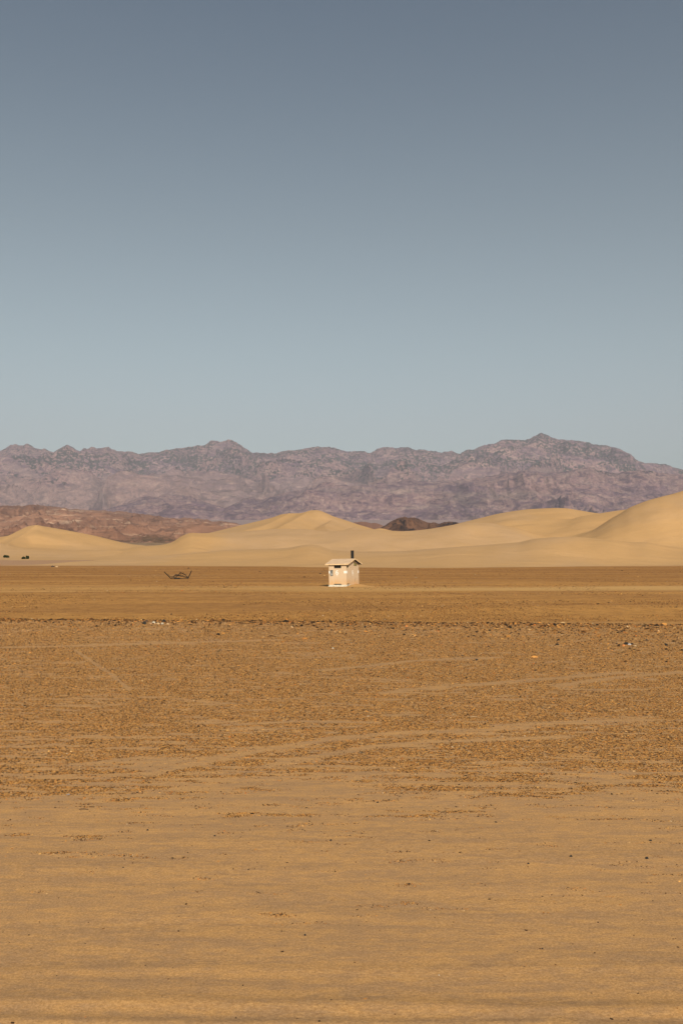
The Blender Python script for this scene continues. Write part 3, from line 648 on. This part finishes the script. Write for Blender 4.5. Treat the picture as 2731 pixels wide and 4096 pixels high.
# corner reflectors
def refl(boxes): 
    m = MB()
    for a, b in boxes: m.box(a, b)
    return m.build('reflector_patch', M_WHITE, hut)
zr0, zr1 = 1.60, 1.90
refl([((-.32, -.008, zr0), (.006, -.0015, zr1)), ((.0015, -.0015, zr0), (.008, .32, zr1))])
refl([((-HW - .006, -.008, zr0), (-HW + .17, -.0015, zr1))])
refl([((.0015, HL - .28, zr0), (.008, HL + .004, zr1))])
def six(place):
    """a painted 6 as one flat band: stem swinging down the left into a closed bowl"""
    pts = [(.115, .455), (.06, .475), (-.02, .470), (-.075, .425), (-.115, .34), (-.125, .24)]
    pts += [(.125 * math.cos(a) , .155 + .135 * math.sin(a)) for a in [math.pi + .35 + k * (2 * math.pi - .95) / 15 for k in range(16)]]
    m = MB(); L = []; w = .043
    for k, p in enumerate(pts):
        a = Vector(pts[max(k - 1, 0)]); b = Vector(pts[min(k + 1, len(pts) - 1)]); d = (b - a).normalized(); nn = Vector((-d.y, d.x))
        L.append([m.bm.verts.new(place(*(Vector(p) + nn * q))) for q in (w, -w)])
    for a, b in zip(L[:-1], L[1:]): m.bm.faces.new((a[0], b[0], b[1], a[1]))
    return m.build('number', M_WHITE, hut)
six(lambda x, y: (-1.20 + x * 1.1, -.006, 1.46 + y)); six(lambda x, y: (.006, 1.90 + x * 1.1, 1.46 + y))
M_WORN = NT('worn_white_paint', .8); _o = M_WORN.obj(); M_WORN.color(M_WORN.mix(M_WORN.ramp(M_WORN.noise(_o, 14, 5, .7), .42, .58), (0.80, 0.74, 0.64, 1), (0.60, 0.43, 0.27, 1))); M_WORN = M_WORN.m
def blotch(place):
    m = MB(); pts = []
    for k in range(18):
        a = k / 18 * 2 * math.pi; rr = 1 + .3 * mnoise.noise(Vector((math.cos(a) * 1.7, math.sin(a) * 1.7, 4)))
        pts.append(place(math.cos(a) * .14 * rr, math.sin(a) * .07 * rr))
    m.bm.faces.new([m.bm.verts.new(p) for p in pts]); return m.build('faded_patch', M_WORN, hut)
blotch(lambda x, y: (-1.19 + x, -.004, 1.33 + y)); blotch(lambda x, y: (.004, 1.90 + x, 1.33 + y))
# pictogram sign
sg = MB().box((-2.10, -.022, 1.31), (-1.75, -.002, 2.02)).build('restroom_sign', M_BLACK, hut)
SX, SY = -1.925, -.0245
ic = MB()
def strip(pts, w):
    for a, b in zip(pts[:-1], pts[1:]): ic.tube((SX + a[0], SY, a[1]), (SX + b[0], SY, b[1]), w, n=6)
strip([(-.13, 1.70), (.13, 1.70), (.13, 1.985), (-.13, 1.985), (-.13, 1.70)], .004)
strip([(-.13, 1.345), (.13, 1.345), (.13, 1.66), (-.13, 1.66), (-.13, 1.345)], .003)
strip([(.02 + .07 * math.cos(a), 1.79 + .065 * math.sin(a)) for a in [2.0 + k * .5 for k in range(10)]], .008)
strip([(-.01, 1.93), (0, 1.83), (.05, 1.83), (.075, 1.76), (.095, 1.76)], .009); strip([(0, 1.88), (.045, 1.88)], .010)
ic.tube((SX - .012, SY - .004, 1.957), (SX - .012, SY + .004, 1.957), .022, n=12)
for x in (-.062, .062):
    ic.tube((SX + x, SY - .004, 1.625), (SX + x, SY + .004, 1.625), .026, n=12)
    ic.box((SX + x - .024, SY - .004, 1.48), (SX + x + .024, SY + .004, 1.592)); ic.box((SX + x - .028, SY - .004, 1.375), (SX + x - .005, SY + .004, 1.479)); ic.box((SX + x + .005, SY - .004, 1.375), (SX + x + .028, SY + .004, 1.479))
ic.build('pictogram', M_WHITE, sg)

# ------------------------------------------------------------------ wrecked canopy frame
q = 240 / 1568
wx, wy, wz0 = on_ground(600 + 760 * q, 2200 + 760 * q)
wsc = wy / F
wreck = empty('collapsed_canopy_frame', (wx, wy, wz0), label='black bent metal canopy frame lying collapsed on the flat, two poles sticking up', cat='canopy frame')
def W(zx, zy, dy=0): return ((zx - 760) * q * wsc, dy, max(0.02, (762 - zy) * q * wsc))
def wtube(name, pts, r=.022): return MB().path([W(*p) for p in pts], r * 1.5, 8).build(name, M_BLACK, wreck)
wtube('leg_pole', [(382, 570, -.3), (545, 750, .1)], .044); wtube('leg_pole', [(1085, 540, .1), (1000, 742, .0)], .044)
wtube('strut', [(475, 665, -.1), (600, 720, .3), (700, 735, .5)]); wtube('strut', [(545, 745, .1), (668, 640, .5), (860, 690, .7), (1000, 725, .3)])
wtube('strut', [(580, 720, .1), (665, 655, .6), (745, 672, .9)]); wtube('strut', [(690, 735, -.4), (805, 580, -.2), (930, 650, .1), (990, 735, 0)])
wtube('strut', [(640, 735, -.3), (740, 670, -.2), (808, 598, .0), (915, 655, .2), (1000, 715, 0)]); wtube('strut', [(806, 580, -.2), (803, 670, .3)], .018)
wtube('strut', [(745, 672, .9), (825, 675, .9), (960, 720, .4)]); wtube('strut', [(600, 720, .4), (668, 670, .8), (820, 705, 1.0), (985, 735, .6)])
wtube('strut', [(810, 750, -.5), (1005, 750, -.1)], .03); wtube('strut', [(545, 745, .1), (690, 760, -.5), (830, 752, -.5)], .03)
bd = MB(); rr = random.Random(4)
bmf = []
for k in range(6):
    x0 = 645 + k * 24; a = W(x0, 762, -.45 + .1 * rr.random()); b = W(x0 + 26, 720 + rr.random() * 18, -.2)
    bd.box((a[0], a[1], .0), (b[0], b[1] + .25, max(.06, b[2])))
bd.build('folded_joint', M_BLACK, wreck)

# ------------------------------------------------------------------ shrubs
M_LEAF = NT('shrub_leaves', .8, .15); _l = M_LEAF.noise(M_LEAF.pos, 3, 4)
M_LEAF.color(M_LEAF.mix(M_LEAF.ramp(_l, .35, .65), (0.010, 0.018, 0.004, 1), (0.036, 0.046, 0.008, 1))); M_LEAF = M_LEAF.m
M_STEM = simple('stem_wood', (.10, .07, .045), .9)
def shrub(px, py, wpx, hpx, seed, label):
    X, Y, Z = on_ground(px, py); sc = Y / F; w, h = wpx * sc, hpx * sc
    root = empty('shrub', (X, Y, Z), label=label, cat='shrub')
    root['group'] = 'dark green shrubs at the foot of the dunes'
    rr = random.Random(seed); V = []; Fq = []
    lobes = [(rr.uniform(-.32, .32) * w, rr.uniform(-.3, .3) * w, rr.uniform(.25, .72) * h, rr.uniform(.22, .36)) for _ in range(9)]
    st = MB()
    for lx, ly, lz, lr in lobes: st.tube((lx * .15, ly * .15, 0), (lx, ly, lz), .05, .015, n=5)
    for lx, ly, lz, lr in lobes:
        for _ in range(520):
            d = Vector((rr.gauss(0, 1), rr.gauss(0, 1), rr.gauss(0, 1))).normalized() * (rr.random()**.4)
            p = Vector((lx + d.x * lr * w * .8, ly + d.y * lr * w * .8, lz + d.z * lr * h * 1.15))
            if p.z < 0.02: p.z = rr.uniform(.02, .2)
            u = Vector((rr.gauss(0, 1), rr.gauss(0, 1), rr.gauss(0, 1))).normalized(); v = u.orthogonal().normalized(); s = rr.uniform(.035, .075)
            n0 = len(V); V += [p + u * s * 1.6, p + v * s * .8, p - u * s * 1.6, p - v * s * .8]; Fq.append((n0, n0 + 1, n0 + 2, n0 + 3))
    st.build('stems', M_STEM, root)
    mesh_obj('foliage', [v[:] for v in V], Fq, M_LEAF, root)
shrub(30.5, 2237, 30, 18, 1, 'round dark green shrub at far left, the largest of the three')
shrub(96, 2238.5, 15, 13, 2, 'small dark green shrub, lower left half of the touching pair')
shrub(111, 2238.5, 15, 16, 3, 'small dark green shrub, taller right half of the touching pair')

# ------------------------------------------------------------------ single stones and scraps one can point to
def stone(px, py, wpx, col, label, hr=.55, name='stone', cat='stone', seed=[0], rough=.85, group=None):
    seed[0] += 1
    X, Y, Z = on_ground(px, py); w = wpx * Y / F / 2
    bm = bmesh.new(); bmesh.ops.create_icosphere(bm, subdivisions=3, radius=1); off = Vector((seed[0] * 5.3, 2, 1))
    for v in bm.verts:
        d = v.co.copy(); v.co = d * (1 + .28 * mnoise.noise(d * 1.1 + off) + .12 * mnoise.noise(d * 2.7 + off) + .04 * mnoise.noise(d * 7 + off))
        v.co.x *= w; v.co.y *= w * .8; v.co.z = max(v.co.z, -.45) * w * hr * 1.3 + w * hr * .45
    me = bpy.data.meshes.new(name); bm.to_mesh(me); bm.free()
    me.materials.append(simple(name + '_surface', col, rough, .3, 2.2 / max(w, .01)))
    o = bpy.data.objects.new(name, me); C.objects.link(o); o.location = (X, Y, Z - .002); o.rotation_euler = (0, 0, random.Random(seed[0]).uniform(-.5, .5))
    tag(o, label, cat, group); return o
BK, DB, TN, PL, WH, OR = (.022, .020, .018), (.07, .045, .03), (.32, .20, .11), (.42, .28, .15), (.42, .37, .29), (.45, .17, .05)
P_ = 'stones of the pile on the rocky edge'
for a in [(578,2497,17,BK,'largest black stone, left end of the small stone pile on the rocky edge',.8,P_), (588,2487,12,DB,'dark brown stone behind the black one at the left of the stone pile',.8,P_),
          (603,2496,13,TN,'tan stone left of the white stone in the stone pile',.6,P_), (616,2494,13,WH,'white stone in the middle of the stone pile',.8,P_), (633,2497,14,PL,'pale tan stone right of the middle white stone in the pile',.6,P_),
          (650,2498,11,WH,'small white stone near the right end of the stone pile',.8,P_), (657,2487,13,BK,'black stone standing highest at the back of the stone pile',.9,P_), (672,2498,14,PL,'flat pale stone, right end of the stone pile',.5,P_),
          (2503,2577,20,BK,'long black stone, left one of the dark cluster near the right edge',.5,None), (2516,2580,14,(.45,.42,.42),'grey stone between two black stones near the right edge',.5,None), (2526,2578,12,BK,'small black stone right of the grey stone near the right edge',.6,None),
          (2492,2584,13,OR,'orange brown stone at the left foot of the dark cluster, right edge',.6,None), (2537,2585,14,PL,'pale slab of stone right of the dark cluster near the right edge',.4,None), (2662,2583,15,BK,'lone black stone nearest the right edge of the photo',.7,None),
          (2585,2562,12,DB,'dark stone up and left of the lone black one at the right',.6,None), (2233,2561,11,BK,'black stone right of centre just below the rocky edge',.7,None), (1905,2641,10,BK,'black stone with pale foot, on gravel below the rocky edge',.7,None),
          (1848,2624,9,DB,'small dark stone left and above the pale footed black stone',.7,None), (1331,2595,8,WH,'small white stone alone on the gravel below the hut',.8,None), (1167,2512,11,PL,'rounded pale tan stone on the rocky edge left of the hut',.9,None),
          (1625,2507,12,OR,'orange stone on the rocky edge right of the hut',.7,None), (2631,2526,12,(.42,.25,.12),'brown tan stone on the rocky edge by the right border',.7,None), (1460,2510,11,BK,'black stone on the rocky edge straight below the hut',.7,None),
          (194,3182,10,BK,'flat black stone on sand at left, beside the grey scrap',.5,None), (550,3172,9,BK,'black pebble alone on smooth sand left of centre',.6,None), (859,3345,9,BK,'black stone on bare sand below and left of centre',.7,None),
          (591,3323,9,BK,'black stone at the left end of a pebble streak',.7,None), (1510,3211,9,BK,'black stone just right of the dense pebble streak in the middle',.6,None), (1323,3364,9,BK,'black stone inside the lowest dark pebble patch',.8,None),
          (1982,3290,10,BK,'wide flat black stone on sand right of centre',.45,None), (2600,3364,10,BK,'black stone in the pebble streak near the lower right edge',.7,None), (2585,3435,14,BK,'biggest black stone in the lower right pebble streak',.6,None), (2282,3427,12,BK,'black stone at the left of the lower right pebble streak',.7,None), (2112,3457,9,BK,'black stone alone left of the lower right pebble streak',.7,None),
          (1220,3743,9,BK,'dark stone low in the middle of the bare foreground sand',.9,None), (2168,3796,7,BK,'black pebble alone low on the right foreground sand',.9,None), (494,3471,6,BK,'small black pebble high on the left foreground sand',.8,None),
          (1755,3904,7,WH,'single white pebble on the bare foreground sand',.7,None), (342,4069,6,OR,'tiny orange pebble at the bottom left of the sand',.7,None), (2364,3975,7,BK,'flat black pebble in the bottom right of the sand',.4,None),
          (686,2458,10,BK,'flat black stone alone on the smooth flat above the rocky edge',.4,None), (212,2268,13,DB,'dark boulder at the far left edge of the flat',.5,None), (228,2268.5,12,PL,'pale boulder beside the dark one at the far left of the flat',.5,None),
          (754,2274,6,BK,'black stone between the canopy frame and the dunes',.7,None), (1281,2296,6,BK,'black stone on the flat just left of the hut',.8,None), (1298,2303,5,(.6,.38,.16),'yellowish stone just left of the hut wall',.7,None),
          (1392,2345,5,DB,'dark stone at the near corner of the hut',.8,None)]:
    stone(a[0], a[1], a[2], a[3], a[4], a[5], group=a[6])
def scrap(name, px, py, wpx, hpx, col, label, cat, lift=.15, yaw=0):
    """a crumpled thin piece"""
    X, Y, Z = on_ground(px, py); w = wpx * Y / F; h = max(hpx * Y / F, .01)
    bm = bmesh.new(); n = 8; g = [[bm.verts.new(((i / n - .5) * w, (j / 3 - .5) * w * .35, h * (.25 + .6 * abs(mnoise.noise(Vector((i * .7, j * .9, px)))) * 2))) for j in range(4)] for i in range(n + 1)]
    for i in range(n):
        for j in range(3): bm.faces.new((g[i][j], g[i + 1][j], g[i + 1][j + 1], g[i][j + 1]))
    ex = bmesh.ops.solidify(bm, geom=bm.faces[:], thickness=max(.004, w * .015))
    me = bpy.data.meshes.new(name); bm.to_mesh(me); bm.free(); me.materials.append(simple(name + '_surface', col, .6, .08, 8))
    o = bpy.data.objects.new(name, me); C.objects.link(o); o.location = (X, Y, Z + .003); o.rotation_euler = (0, 0, yaw); tag(o, label, cat)
scrap('litter_scrap', 1663, 2312, 9, 4, WH, 'white scrap of litter on the flat right of the hut', 'litter')
scrap('litter_scrap', 494, 2374, 12, 4, (.75, .33, .08), 'orange scrap of litter on the flat left of the hut', 'litter')
scrap('litter_scrap', 273, 3184, 13, 9, (.45, .45, .50), 'grey curled scrap standing on the sand at left', 'litter', yaw=.4)
scrap('litter_scrap', 1472, 2867, 12, 4, (.78, .70, .60), 'whitish flat scrap on gravel in the middle', 'litter')
scrap('litter_scrap', 1722, 2898, 16, 5, (.50, .24, .05), 'amber brown scrap on the gravel right of the middle', 'litter')
def stick(px, py, wpx, rpx, col, label, bend=.1):
    X, Y, Z = on_ground(px, py); s = Y / F; w = wpx * s; r_ = rpx * s
    pts = [((k / 6 - .5) * w, .03 * w * math.sin(k), r_ + bend * w * math.sin(k / 6 * math.pi) * .5) for k in range(7)]
    o = MB().path(pts, r_, 6).build('stick', simple('stick_surface', col, .8)); o.location = (X, Y, Z); tag(o, label, 'stick')
stick(1893, 2870, 28, 1.6, PL, 'pale bleached stick lying on the gravel right of the middle')
stick(336, 3239, 38, 1.5, DB, 'thin dark curved twig on the sand at left')

# ------------------------------------------------------------------ haze
hz = bpy.data.materials.new('desert_haze'); hz.use_nodes = True; ht = hz.node_tree; ht.nodes.clear()
ho = ht.nodes.new('ShaderNodeOutputMaterial'); hv = ht.nodes.new('ShaderNodeVolumePrincipled')
hv.inputs['Color'].default_value = (0.86, 0.86, 1.0, 1); hv.inputs['Density'].default_value = 5.0e-5; hv.inputs['Anisotropy'].default_value = 0.0
ht.links.new(hv.outputs[0], ho.inputs['Volume'])
hb = MB().box((-40000, -400, -1.3), (40000, 15500, 2100)).build('haze', hz)
tag(hb, kind='stuff'); hb['label'] = 'thin pale desert haze over the whole valley'; hb['category'] = 'haze'
